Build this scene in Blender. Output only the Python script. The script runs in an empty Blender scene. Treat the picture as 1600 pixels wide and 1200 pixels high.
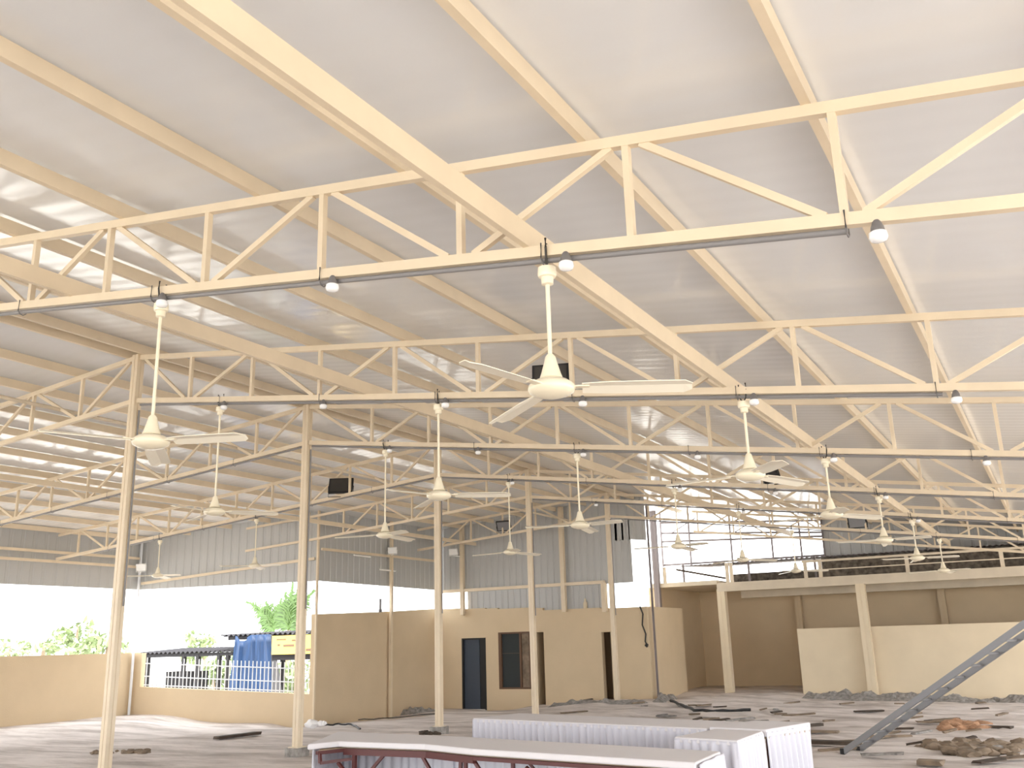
import bpy, bmesh, math, random
from mathutils import Vector, Matrix, noise

# ------------------------------------------------------------------ camera, sky, exposure
sc = bpy.context.scene
F, PITCH, ROLL, YAW, CX = 1462.43, .2702, -.0282, .5124, 10.5797
fw = Vector((-math.sin(YAW)*math.cos(PITCH), math.cos(YAW)*math.cos(PITCH), math.sin(PITCH)))
rt = Vector((math.cos(YAW), math.sin(YAW), 0)); up = rt.cross(fw)
Rv = rt*math.cos(ROLL)+up*math.sin(ROLL); Uv = -rt*math.sin(ROLL)+up*math.cos(ROLL)
cam = bpy.data.cameras.new('camera'); camo = bpy.data.objects.new('camera', cam)
sc.collection.objects.link(camo); sc.camera = camo
m = Matrix((Rv, Uv, -fw)).transposed().to_4x4(); m.translation = Vector((CX, 0, 1.6))
camo.matrix_world = m
cam.sensor_fit = 'HORIZONTAL'; cam.sensor_width = 36; cam.lens = 36*F/1600; cam.clip_end = 400; cam.clip_start = .05

w = bpy.data.worlds.new('sky'); sc.world = w; w.use_nodes = True
bg = w.node_tree.nodes['Background']
bg.inputs['Color'].default_value = (.95, .975, 1, 1); bg.inputs['Strength'].default_value = 1.0
sun = bpy.data.lights.new('sun', 'SUN'); sun.energy = 1.6; sun.angle = math.radians(25); sun.color = (1, .96, .88)
suno = bpy.data.objects.new('sun', sun); sc.collection.objects.link(suno)
suno.rotation_euler = (math.radians(28), math.radians(22), 0)
sc.view_settings.view_transform = 'Standard'; sc.view_settings.look = 'None'
sc.view_settings.gamma = 1; sc.view_settings.use_curve_mapping = False
sc.view_settings.exposure = 2.62
sc.cycles.use_denoising = True
sc.cycles.max_bounces = 10; sc.cycles.diffuse_bounces = 6; sc.cycles.glossy_bounces = 4
sc.cycles.sample_clamp_indirect = 8

random.seed(7)
C = sc.collection

# ------------------------------------------------------------------ materials
def mat(name, col, rough=.6, metal=0, noise_amt=0, nscale=6, bump=0, bscale=20, stretch=None, coat=0, emit=0, spec=.5):
    mm = bpy.data.materials.new(name); mm.use_nodes = True
    nt = mm.node_tree; b = nt.nodes['Principled BSDF']
    b.inputs['Base Color'].default_value = (*col, 1); b.inputs['Roughness'].default_value = rough
    b.inputs['Metallic'].default_value = metal; b.inputs['Specular IOR Level'].default_value = spec
    if coat: b.inputs['Coat Weight'].default_value = coat; b.inputs['Coat Roughness'].default_value = .08
    if emit: b.inputs['Emission Color'].default_value = (*col, 1); b.inputs['Emission Strength'].default_value = emit
    if noise_amt or bump:
        tc = nt.nodes.new('ShaderNodeTexCoord'); mp = nt.nodes.new('ShaderNodeMapping')
        nt.links.new(tc.outputs['Object'], mp.inputs['Vector'])
        if stretch: mp.inputs['Scale'].default_value = stretch
    if noise_amt:
        n = nt.nodes.new('ShaderNodeTexNoise'); n.inputs['Scale'].default_value = nscale; n.inputs['Detail'].default_value = 6
        nt.links.new(mp.outputs['Vector'], n.inputs['Vector'])
        r = nt.nodes.new('ShaderNodeValToRGB')
        r.color_ramp.elements[0].position = .3; r.color_ramp.elements[1].position = .7
        r.color_ramp.elements[0].color = tuple(c*(1-noise_amt) for c in col)+(1,)
        r.color_ramp.elements[1].color = tuple(min(1, c*(1+noise_amt*.6)) for c in col)+(1,)
        nt.links.new(n.outputs['Fac'], r.inputs['Fac']); nt.links.new(r.outputs['Color'], b.inputs['Base Color'])
    if bump:
        n2 = nt.nodes.new('ShaderNodeTexNoise'); n2.inputs['Scale'].default_value = bscale; n2.inputs['Detail'].default_value = 5
        nt.links.new(mp.outputs['Vector'], n2.inputs['Vector'])
        bp = nt.nodes.new('ShaderNodeBump'); bp.inputs['Strength'].default_value = bump; bp.inputs['Distance'].default_value = .02
        nt.links.new(n2.outputs['Fac'], bp.inputs['Height']); nt.links.new(bp.outputs['Normal'], b.inputs['Normal'])
    return mm

M = {}
M['steel'] = mat('cream_steel_paint', (.735, .615, .45), .42, noise_amt=.06, nscale=3)
M['steel_dusty'] = mat('dusty_cream_steel', (.70, .60, .46), .6, noise_amt=.12, nscale=4)
M['wall'] = mat('beige_plaster', (.64, .51, .34), .9, noise_amt=.05, nscale=1.2, bump=.15, bscale=30)
M['wall_light'] = mat('pale_beige_plaster', (.72, .61, .44), .85, noise_amt=.05, nscale=1.5)
M['fascia'] = mat('beige_concrete', (.62, .54, .42), .9, noise_amt=.1, nscale=2)
M['fan'] = mat('ivory_enamel', (.86, .78, .60), .3, coat=.3)
M['blade'] = mat('ivory_blade', (.88, .82, .68), .35)
M['pipe'] = mat('grey_conduit_plastic', (.22, .21, .21), .45)
M['dark'] = mat('dark_iron', (.04, .035, .03), .6)
M['clamp'] = mat('grey_clamp', (.16, .15, .15), .5)
M['bulb'] = mat('white_bulb_diffuser', (.85, .85, .86), .25, coat=.5)
M['black'] = mat('black_housing', (.012, .012, .013), .5)
M['white'] = mat('white_housing', (.9, .9, .88), .4)
M['whitemetal'] = mat('white_painted_rail', (.8, .82, .85), .5)
M['cloth'] = mat('white_polyester_cloth', (.70, .675, .69), .75)
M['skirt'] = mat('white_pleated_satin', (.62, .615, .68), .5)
M['red'] = mat('dark_red_steel', (.085, .016, .014), .45)
M['ply'] = mat('plywood_top', (.4, .3, .2), .8)
M['alu'] = mat('aluminium', (.26, .26, .27), .45, metal=.5)
M['galv'] = mat('grey_brown_steel', (.22, .19, .19), .7)
M['blue'] = mat('blue_tarpaulin', (.004, .03, .095), .6, noise_amt=.3, nscale=3, stretch=(4, 4, .6))
M['greytarp'] = mat('grey_tarpaulin', (.055, .055, .06), .8)
M['yellow'] = mat('yellow_banner', (.85, .55, .10), .7)
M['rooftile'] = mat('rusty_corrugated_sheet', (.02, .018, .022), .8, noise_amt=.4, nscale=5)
M['dark_yard'] = mat('dark_store_wall', (.012, .011, .013), .9)  # near-black base colour for the yard sheds' beams, posts and bin
M['rust'] = mat('brown_brick_and_rubble', (.20, .165, .13), .9, noise_amt=.6, nscale=8)
M['leaf'] = mat('light_green_leaf', (.20, .26, .12), .6, noise_amt=.3, nscale=2)
M['palm'] = mat('palm_leaf', (.07, .13, .03), .5)
M['bark'] = mat('bark', (.2, .15, .1), .9)
M['door'] = mat('blue_grey_door', (.045, .06, .085), .5)
M['frame'] = mat('brown_window_frame', (.12, .06, .03), .5)
M['board'] = mat('weathered_board', (.24, .18, .125), .85, noise_amt=.4, nscale=6)
M['board_dark'] = mat('dark_wet_board', (.07, .05, .035), .85, noise_amt=.4, nscale=6)
M['brick'] = mat('broken_brick', (.42, .24, .14), .9, noise_amt=.3, nscale=9)
M['cable'] = mat('black_cable', (.02, .02, .02), .6)
M['paper'] = mat('crumpled_white_plastic', (.85, .84, .84), .6)
M['rubble'] = mat('grey_mortar_rubble', (.30, .28, .26), .95, noise_amt=.45, nscale=12, bump=.6, bscale=30)

def glossy_sheet():
    mm = bpy.data.materials.new('glossy_insulated_sheet'); mm.use_nodes = True
    nt = mm.node_tree; b = nt.nodes['Principled BSDF']
    b.inputs['Base Color'].default_value = (.775, .785, .80, 1); b.inputs['Roughness'].default_value = .16
    b.inputs['Specular IOR Level'].default_value = .45
    tc = nt.nodes.new('ShaderNodeTexCoord'); mp = nt.nodes.new('ShaderNodeMapping')
    mp.inputs['Scale'].default_value = (.5, 2.2, 1)
    nt.links.new(tc.outputs['Object'], mp.inputs['Vector'])
    n = nt.nodes.new('ShaderNodeTexNoise'); n.inputs['Scale'].default_value = 1.6; n.inputs['Detail'].default_value = 3
    nt.links.new(mp.outputs['Vector'], n.inputs['Vector'])
    bp = nt.nodes.new('ShaderNodeBump'); bp.inputs['Strength'].default_value = .10; bp.inputs['Distance'].default_value = .03
    nt.links.new(n.outputs['Fac'], bp.inputs['Height'])
    wv = nt.nodes.new('ShaderNodeTexWave'); wv.bands_direction = 'Y'; wv.inputs['Scale'].default_value = 1.5
    nt.links.new(tc.outputs['Object'], wv.inputs['Vector'])
    bp2 = nt.nodes.new('ShaderNodeBump'); bp2.inputs['Strength'].default_value = .12; bp2.inputs['Distance'].default_value = .01
    nt.links.new(wv.outputs['Fac'], bp2.inputs['Height']); nt.links.new(bp.outputs['Normal'], bp2.inputs['Normal'])
    nt.links.new(bp2.outputs['Normal'], b.inputs['Normal'])
    return mm
M['ceil'] = glossy_sheet()

def ribbed(name, col, scale, direction='X'):
    mm = bpy.data.materials.new(name); mm.use_nodes = True
    nt = mm.node_tree; b = nt.nodes['Principled BSDF']
    b.inputs['Base Color'].default_value = (*col, 1); b.inputs['Roughness'].default_value = .5
    return mm
M['sheet'] = ribbed('grey_wall_sheet', (.47, .47, .46), 8)

def floor_mat():
    mm = bpy.data.materials.new('dusty_concrete_floor'); mm.use_nodes = True
    nt = mm.node_tree; b = nt.nodes['Principled BSDF']; b.inputs['Roughness'].default_value = .92
    tc = nt.nodes.new('ShaderNodeTexCoord')
    mp = nt.nodes.new('ShaderNodeMapping'); mp.inputs['Rotation'].default_value = (0, 0, YAW*-1)
    mp.inputs['Scale'].default_value = (.5, 2.0, 1)
    nt.links.new(tc.outputs['Object'], mp.inputs['Vector'])
    n = nt.nodes.new('ShaderNodeTexNoise'); n.inputs['Scale'].default_value = .9; n.inputs['Detail'].default_value = 9; n.inputs['Roughness'].default_value = .65
    nt.links.new(mp.outputs['Vector'], n.inputs['Vector'])
    r = nt.nodes.new('ShaderNodeValToRGB'); e = r.color_ramp.elements
    e[0].position = .34; e[0].color = (.38, .33, .30, 1); e[1].position = .58; e[1].color = (.74, .68, .65, 1)
    nt.links.new(n.outputs['Fac'], r.inputs['Fac']); nt.links.new(r.outputs['Color'], b.inputs['Base Color'])
    n2 = nt.nodes.new('ShaderNodeTexNoise'); n2.inputs['Scale'].default_value = 7; n2.inputs['Detail'].default_value = 8
    nt.links.new(mp.outputs['Vector'], n2.inputs['Vector'])
    bp = nt.nodes.new('ShaderNodeBump'); bp.inputs['Strength'].default_value = .7; bp.inputs['Distance'].default_value = .04
    nt.links.new(n2.outputs['Fac'], bp.inputs['Height']); nt.links.new(bp.outputs['Normal'], b.inputs['Normal'])
    return mm
M['floor'] = floor_mat()
M['ground'] = mat('pale_outdoor_ground', (.55, .52, .47), .95, noise_amt=.15, nscale=.4)
M['glass'] = mat('window_glass', (.035, .045, .05), .12, spec=.4)

# ------------------------------------------------------------------ mesh helper
class MB:
    def __init__(s): s.v = []; s.f = []; s.smooth = False
    def add(s, vs, fs):
        o = len(s.v); s.v += [Vector(p) for p in vs]; s.f += [tuple(i+o for i in q) for q in fs]; return s
    def box(s, x0, x1, y0, y1, z0, z1):
        return s.add([(x0,y0,z0),(x1,y0,z0),(x1,y1,z0),(x0,y1,z0),(x0,y0,z1),(x1,y0,z1),(x1,y1,z1),(x0,y1,z1)],
                     [(0,3,2,1),(4,5,6,7),(0,1,5,4),(1,2,6,5),(2,3,7,6),(3,0,4,7)])
    def bar(s, a, b, wd, ht, upv=(0,0,1), chamfer=0):
        a = Vector(a); b = Vector(b); d = (b-a).normalized(); u = Vector(upv)
        sd = d.cross(u)
        if sd.length < 1e-4: sd = d.cross(Vector((1,0,0)))
        sd.normalize(); u = sd.cross(d).normalized()
        p = []
        for e in (a, b):
            for sx, sz in ((-1,-1),(1,-1),(1,1),(-1,1)): p.append(e+sd*sx*wd/2+u*sz*ht/2)
        return s.add(p, [(0,1,2,3),(7,6,5,4),(0,4,5,1),(1,5,6,2),(2,6,7,3),(3,7,4,0)])
    def prof(s, a, b, pts, upv=(0,0,1), closed=True):
        """extrude a 2-D outline (side, up) from a to b"""
        a = Vector(a); b = Vector(b); d = (b-a).normalized(); sd = d.cross(Vector(upv)).normalized(); u = sd.cross(d)
        n = len(pts); p = [a+sd*x+u*y for x, y in pts]+[b+sd*x+u*y for x, y in pts]
        fs = [(i, (i+1) % n, (i+1) % n+n, i+n) for i in range(n)]
        fs += [tuple(range(n))[::-1], tuple(range(n, 2*n))]
        return s.add(p, fs)
    def tube(s, pts, r, n=10, caps=True):
        pts = [Vector(p) for p in pts]; rings = []
        o = len(s.v)
        for i, p in enumerate(pts):
            d = (pts[min(i+1, len(pts)-1)]-pts[max(i-1, 0)]).normalized()
            a = d.cross(Vector((0,0,1)))
            if a.length < 1e-3: a = d.cross(Vector((1,0,0)))
            a.normalize(); b = a.cross(d)
            rr = r[i] if isinstance(r, (list, tuple)) else r
            for k in range(n): s.v.append(p+a*rr*math.cos(2*math.pi*k/n)+b*rr*math.sin(2*math.pi*k/n))
        for i in range(len(pts)-1):
            for k in range(n):
                k2 = (k+1) % n
                s.f.append((o+i*n+k, o+i*n+k2, o+(i+1)*n+k2, o+(i+1)*n+k))
        if caps: s.f.append(tuple(o+k for k in range(n))[::-1]); s.f.append(tuple(o+(len(pts)-1)*n+k for k in range(n)))
        s.smooth = True
        return s
    def lathe(s, prof, c=(0,0,0), n=24):
        o = len(s.v); c = Vector(c)
        for r, z in prof:
            for k in range(n): s.v.append(c+Vector((r*math.cos(2*math.pi*k/n), r*math.sin(2*math.pi*k/n), z)))
        for i in range(len(prof)-1):
            for k in range(n):
                k2 = (k+1) % n; s.f.append((o+i*n+k, o+i*n+k2, o+(i+1)*n+k2, o+(i+1)*n+k))
        s.f.append(tuple(o+k for k in range(n))[::-1]); s.f.append(tuple(o+(len(prof)-1)*n+k for k in range(n)))
        s.smooth = True
        return s
    def sheet(s, p0, p1, zb0, zt0, zb1, zt1, pitch=.2, depth=.03, th=.006):
        """vertical ribbed metal sheet following a straight plan line"""
        p0 = Vector((p0[0], p0[1], 0)); p1 = Vector((p1[0], p1[1], 0)); L = (p1-p0).length; d = (p1-p0)/L
        nrm = Vector((-d.y, d.x, 0)); xs = []; x = 0
        while x < L:
            for fx, dd in ((0,0),(.62,0),(.70,1),(.92,1),(1,0)):
                q = x+fx*pitch
                if q <= L: xs.append((q, dd*depth))
            x += pitch
        xs.append((L, 0))
        o = len(s.v)
        for q, dd in xs:
            t = q/L; b = p0+d*q+nrm*dd
            s.v += [b+Vector((0,0,zb0+(zb1-zb0)*t)), b+Vector((0,0,zt0+(zt1-zt0)*t)),
                    b+nrm*th+Vector((0,0,zb0+(zb1-zb0)*t)), b+nrm*th+Vector((0,0,zt0+(zt1-zt0)*t))]
        for i in range(len(xs)-1):
            a = o+i*4; c = a+4
            s.f += [(a,c,c+1,a+1), (a+2,a+3,c+3,c+2), (a,a+2,c+2,c), (a+1,c+1,c+3,a+3)]
        return s
    def build(s, name, mt, parent=None, loc=None, smooth=None):
        me = bpy.data.meshes.new(name); me.from_pydata([tuple(v) for v in s.v], [], s.f); me.update()
        bm = bmesh.new(); bm.from_mesh(me); bmesh.ops.recalc_face_normals(bm, faces=bm.faces); bm.to_mesh(me); bm.free()
        me.materials.append(M[mt] if isinstance(mt, str) else mt)
        o = bpy.data.objects.new(name, me); C.objects.link(o)
        if parent: o.parent = parent
        if loc: o.location = loc
        if (s.smooth if smooth is None else smooth):
            for p in me.polygons: p.use_smooth = True
            try: me.set_sharp_from_angle(angle=math.radians(40))
            except Exception: pass
        return o

def thing(name, label, cat, loc=(0,0,0), rz=0, group=None):
    o = bpy.data.objects.new(name, None); C.objects.link(o); o.location = loc; o.rotation_euler = (0,0,rz)
    o.empty_display_size = .1
    return tag(o, label, cat, group)
def tag(o, label, cat, group=None, kind=None):
    o['label'] = label; o['category'] = cat
    if group: o['group'] = group
    if kind: o['kind'] = kind
    return o
def struct(o): o['kind'] = 'structure'; return o
ORD = ['first','second','third','fourth','fifth','sixth','seventh','eighth','ninth','tenth','eleventh','twelfth']

# ------------------------------------------------------------------ key dimensions
TY = [4.472, 8.261, 11.721, 15.626, 19.458, 24.025, 28.279]     # truss planes along the hall
ZB, SR, SL, HT = 4.909, .1404, .075, .6845                     # chord height at ridge, slopes, truss depth
ROOF_END = 29.9
def zb(x): return ZB-SR*x if x >= 0 else ZB+SL*x
def zroof(x): return zb(x)+HT+.142                             # underside of the sheets

# floor level: small falls towards the back left corner
ctrl = [(-6.6,19.6,-.37),(-8.4,19.1,-.24),(-12.1,18.4,0),(-6.6,22.8,-.36),(-6.4,25.5,-.29),(-4.2,25.4,-.36),(-2.95,25.4,-.16),
        (-1.1,25.3,-.03),(.4,25.3,0),(.0,24,.06),(1.6,28.3,.03),(5.6,28.3,-.07),(9.4,28.3,-.15),(12,28.3,-.15),(0,19.4,0),(0,15.6,0),(0,11.7,.02),(0,8.2,0),
        (-4,14,0),(-8,12,0),(-12,12,0),(-12,5,0),(-6,5,0),(5,5,0),(5,10,0),(10,10,0),(10,3,0),(10,16,0),(5,16,0),(4,22,0),(10,22,-.05),(14,14,0),(14,4,0),
        (1,32,0),(6,32,-.03),(-3,18,-.06),(-6,16,-.12),(-10,15.5,0),(-3,22,-.15)]
def fz(x, y):
    sw = sz = 0
    for a, b, c in ctrl:
        d2 = (x-a)**2+(y-b)**2
        if d2 < 1e-6: return c
        ww = 1/d2**1.6; sw += ww; sz += ww*c
    return sz/sw

# ------------------------------------------------------------------ setting: floor, ground, ceiling
def build_floor():
    mb = MB(); x0, x1, y0, y1 = -12.3, 16.5, -4.5, 33.0; st = .12
    nx = int((x1-x0)/st); ny = int((y1-y0)/st)
    for j in range(ny+1):
        for i in range(nx+1):
            x = x0+(x1-x0)*i/nx; y = y0+(y1-y0)*j/ny; z = fz(x, y)
            rough = min(1, max(0, (y-11)/5))*min(1, max(0, (x+3)/4))
            u = x*math.cos(YAW)+y*math.sin(YAW); v = -x*math.sin(YAW)+y*math.cos(YAW)
            z += (.012+.05*rough)*noise.noise(Vector((u*.55, v*1.5, 0)))+(.006+.035*rough)*noise.noise(Vector((u*1.6, v*4, 5)))
            mb.v.append(Vector((x, y, z)))
    for j in range(ny):
        for i in range(nx):
            a = j*(nx+1)+i; mb.f.append((a, a+1, a+nx+2, a+nx+1))
    return struct(mb.build('floor', 'floor', smooth=True))
build_floor()
g = MB(); g.add([(-120,-60,-.5),(120,-60,-.5),(120,150,-.5),(-120,150,-.5)], [(0,1,2,3)])
go = struct(g.build('ground', 'ground'))

def ceiling(name, pts):
    mb = MB(); n = len(pts)
    mb.v = [Vector((x, y, zroof(x))) for x, y in pts]+[Vector((x, y, zroof(x)+.04)) for x, y in pts]
    mb.f = [tuple(range(n)), tuple(range(n, 2*n))[::-1]]+[(i, (i+1) % n, (i+1) % n+n, i+n) for i in range(n)]
    return struct(mb.build(name, 'ceil'))
ceiling('ceiling_right', [(.001,-13),(16.6,-13),(16.6,ROOF_END),(.001,ROOF_END)])  # both ceilings lengthened behind the camera to cut sky light
ceiling('ceiling_left', [(-12.35,-13),(-.001,-13),(-.001,ROOF_END),(-.6,ROOF_END),(-.6,25.7),(-6.75,25.7),(-6.75,19.9),(-12.35,18.6)])

# ------------------------------------------------------------------ setting: walls
def wallseg(mb, p0, p1, b0, t0, b1, t1, th=.18):
    p0 = Vector((p0[0],p0[1],0)); p1 = Vector((p1[0],p1[1],0)); d = (p1-p0).normalized(); n = Vector((-d.y, d.x, 0))*th
    Z = Vector((0,0,1))
    mb.add([p0+Z*b0, p1+Z*b1, p1+n+Z*b1, p0+n+Z*b0, p0+Z*t0, p1+Z*t1, p1+n+Z*t1, p0+n+Z*t0],
           [(0,3,2,1),(4,5,6,7),(0,1,5,4),(1,2,6,5),(2,3,7,6),(3,0,4,7)])
# p0->p1 runs so that the left-hand normal points outside
wl = MB(); wallseg(wl, (-12.14,-4), (-12.14,18.62), -.6, 1.64, -.6, 1.63); struct(wl.build('wall_left', 'wall'))
wl = MB(); wallseg(wl, (-12.14,18.42), (-11.9,18.47), -.6, 1.62, -.6, 1.62)
wallseg(wl, (-11.9,18.47), (-6.6,19.62), -.6, .72, -.75, .46); struct(wl.build('wall_low_back', 'wall'))
wt = MB(); wallseg(wt, (-6.6,19.62), (-6.6,22.85), -.75, 2.49, -.75, 2.6)
wallseg(wt, (-6.76,22.85), (-6.76,25.5), -.75, 2.6, -.75, 2.73); wallseg(wt, (-6.6,22.84), (-6.76,22.86), -.7, 2.6, -.7, 2.6)
struct(wt.build('wall_tall_left', 'wall'))
wd = MB(); Yw = 25.5
def wbox(x0, x1, z0, z1, y0=Yw, y1=Yw+.2): wd.box(x0, x1, y0, y1, z0, z1)
wbox(-6.9,-5.82,-.75,2.71); wbox(-5.82,-4.95,1.79,2.68); wbox(-4.95,-4.5,-.75,2.66); wbox(-4.5,-3.38,-.75,.28); wbox(-4.5,-3.38,1.93,2.63)
wbox(-3.38,-3.19,-.75,2.62); wbox(-3.19,-2.93,1.9,2.6); wbox(-2.93,-1.05,-.75,2.53); wbox(-1.05,-.76,1.84,2.51); wbox(-.76,.40,-.75,2.5)
struct(wd.build('wall_back', 'wall'))
wi = MB(); wi.box(-6.9,.4,27.2,27.3,-.75,2.45); wi.box(-6.9,.4,25.7,27.3,2.4,2.5); wi.box(-3.3,-3.2,25.7,27.2,-.7,2.45)
struct(wi.build('wall_inner', 'wall'))
wr = MB(); wallseg(wr, (.40,25.5), (.42,28.2), -.6, 2.5, -.6, 2.5, .14)
wr.box(-.62,-.42,28.3,32.8,-.6,3.17); wr.box(.28,.42,28.2,28.34,-.6,2.5)
struct(wr.build('wall_side', 'wall'))
wb = MB(); wb.box(-.6,1.7,32.6,32.8,-.6,3.16); wb.box(1.7,14.4,32.6,32.8,-.6,3.03); wb.box(14.2,14.4,28.6,32.6,-.6,3.0); struct(wb.build('wall_far_back', 'wall'))  # right end box is an unseen wall added to darken the slab room

# slab with its edge beam
sl = MB(); sl.box(-.5,1.62,28.22,32.7,3.15,3.28); sl.box(1.62,14.5,28.22,32.7,3.02,3.17); sl.box(1.62,14.5,28.2,28.5,2.93,3.19); sl.box(1.7,14,30.4,30.6,2.8,3.02)
struct(sl.build('trim_slab_1', 'fascia'))

# grey ribbed cladding
def clad(name, *segs):
    mb = MB()
    for s_ in segs: mb.sheet(*s_)
    return struct(mb.build(name, 'sheet'))
zr = zroof
clad('wall_cladding_left', ((-12.16,-4), (-12.16,18.42), 3.4, zr(-12.16)+.03, 3.36, zr(-12.16)+.03, .33, .014))
clad('wall_cladding_back', ((-12.16,18.42), (-6.66,19.72), 3.36, zr(-12.16)+.03, 3.36, zr(-6.66)+.03, .25, .014),
     ((-6.66,19.72), (-6.66,25.52), 3.36, zr(-6.66)+.03, 3.30, zr(-6.66)+.03, .25, .014))
clad('wall_cladding_end', ((-6.66,25.6), (0,25.6), 3.2, zr(-6.66)+.03, 3.2, zr(0)+.02, .22, .016), ((-5.66,25.62), (-.84,25.62), 2.5, 3.24, 2.5, 3.24, .22, .016))
clad('wall_cladding_header', ((0,25.6), (.48,25.6), 4.42, zr(0)+.02, 4.36, zr(.48)+.02, .2, .016), ((-.55,25.6), (0,25.6), 4.42, 5.0, 4.42, 5.0, .2, .016))
clad('wall_cladding_gable', ((4.55,29.8), (14.5,29.8), 3.2, zr(4.55)+.03, 3.2, zr(14.5)+.03, .3, .016))

tb = MB(); tb.box(-6.6,-.84,25.38,25.5,3.2,3.29); struct(tb.build('trim_rail_1', 'steel'))

# ------------------------------------------------------------------ columns
def column(x, y, label, ztop=None, s=.115, base=True, group=None, zf=None, name='steel_column', mt='steel', r=0):
    f0 = fz(x, y) if zf is None else zf
    t = thing(name, label, 'column', (x, y, f0), r, group)
    h = (zb(x)+HT if ztop is None else ztop)-f0
    mb = MB(); k = s/2; e = .006
    # two channels toe to toe: a box with a shallow seam on each face
    pts = [(-k,-k),(-e,-k),(-e,-k+e),(e,-k+e),(e,-k),(k,-k),(k,-e),(k-e,-e),(k-e,e),(k,e),(k,k),(e,k),(e,k-e),(-e,k-e),(-e,k),(-k,k),(-k,e),(-k+e,e),(-k+e,-e),(-k,-e)]
    mb.prof((0,0,.13 if base else -.1), (0,0,h), pts, upv=(0,1,0)); mb.build('shaft', mt, t)
    if base:
        b = MB(); b.box(-.1,.1,-.1,.1,.12,.135); b.build('base_plate', 'steel_dusty', t)
        p = MB(); p.box(-.13,.13,-.13,.13,-.15,.12); p.build('pedestal', 'rubble', t)
    return t
for i, y in enumerate(TY[:6]):
    c = column(0, y, 'tall cream steel ridge column, %s of the row counted from the near left' % ORD[i], base=i < 4, group='tall ridge columns')
    if i >= 1:
        b = MB(); b.bar((.075,0,3.3-.0),(.075,0,5.0),.02,.02,(0,1,0)) if i < 0 else b.tube([(.075,.02,2.2 if i else 0),(.075,.02,4.8)], .012, 8)
        b.build('cable_pipe', 'pipe', c)
column(-6.55, 19.55, 'slim cream post at the outer corner of the tall beige wall', zroof(-6.55)-.02, .055, False, zf=-.4, name='cladding_post', mt='steel')
column(-6.5, 22.75, 'slim cream post halfway along the tall beige wall', zroof(-6.5)-.02, .085, False, zf=-.4, name='cladding_post')
column(-12.05, 18.3, 'thin pale post in the far left corner of the hall', zroof(-12)-.02, .05, False, zf=0, name='cladding_post', mt='whitemetal')
column(-5.72, 25.42, 'pale post where the cladding steps down left of the doors', zroof(-5.72)-.02, .12, False, zf=2.6, name='cladding_post', mt='steel')
column(-2.16, 25.42, 'bright cream post standing on the back wall before the grey cladding', zroof(-2.16)-.02, .13, False, zf=2.55, name='cladding_post')
column(-.86, 25.42, 'short bright cream post on the back wall beside the open bay', 3.22, .13, False, zf=2.5, name='cladding_post')
column(.52, 25.65, 'thin dark brown post at the left edge of the tall opening', 5.5, .05, False, zf=0, name='scaffold_post', mt='galv')
column(-.28, 28.2, 'thick dark brown post at the left end of the concrete slab', 5.55, .17, False, zf=2.4, name='scaffold_post', mt='galv')
column(1.72, 28.33, 'cream column under the left part of the concrete slab', 3.0, .24, False, zf=-.1, name='slab_column', mt='wall_light')
column(5.75, 28.28, 'cream column under the concrete slab, standing before the pale partition', 2.95, .24, False, zf=-.15, name='slab_column', mt='wall_light')
column(3.0, 32.45, 'dim cream column against the back wall beneath the slab, left one', 3.0, .2, False, zf=-.1, name='slab_column', mt='wall')
column(7.4, 32.45, 'dim cream column against the back wall beneath the slab, behind the partition', 3.0, .2, False, zf=-.1, name='slab_column', mt='wall')

pn = MB(); pn.box(3.80,13.5,28.52,28.62,-.3,1.78); pn.build('screen_wall', 'wall_light')
tag(bpy.data.objects['screen_wall'], 'long pale beige partition wall standing under the concrete slab', 'partition')

# ------------------------------------------------------------------ trusses
W = 1.112
def truss(i, side):
    y = TY[i]; off = [-.05,-.04,.26,.1,.0,.1,.05][i]
    lab = 'cream steel roof truss, %s from the camera, on the %s slope of the roof' % (ORD[i], 'right' if side > 0 else 'left')
    t = thing('roof_truss', lab, 'truss', (0, y, 0), 0, 'lattice trusses of the %s slope' % ('right' if side > 0 else 'left'))
    X1 = 16.0 if side > 0 else (-6.45 if i >= 5 else (-12.0 if i < 4 else -11.9))
    if i == 6: X0 = 1.0
    else: X0 = .058*side
    def P(x, dz=0): return Vector((x, 0, zb(x)+dz))
    for nm, dz in (('bottom_chord', .033), ('top_chord', HT-.033)):
        mb = MB(); mb.bar(P(X0, dz), P(X1, dz), .05, .066); mb.build(nm, 'steel', t)
    n = 1
    while True:
        x = (off+n*W)*side if side > 0 else -(.05+n*W)
        if i == 0 and side > 0 and n == 3: x = 3.42
        if abs(x) > abs(X1)-.1: break
        if abs(x) < abs(X0): n += 1; continue
        mb = MB(); mb.bar(P(x, .06), P(x, HT-.06), .04, .045, (0,1,0)); mb.build('vertical_web', 'steel', t)
        xp = x-W*side
        if i == 0 and side > 0 and n == 4: xp = 3.42
        if n == 1: xp = .07*side
        g_ = .09*side
        if n % 2: a, b = P(xp+g_, HT-.06), P(x-g_, .06)
        else: a, b = P(xp+g_, .06), P(x-g_, HT-.06)
        if abs(xp) >= abs(X0):
            mb = MB(); mb.bar(a, b, .036, .042, (0,0,1)); mb.build('diagonal_web', 'steel', t)
        n += 1
    return t
for i in range(7): truss(i, 1)
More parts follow.
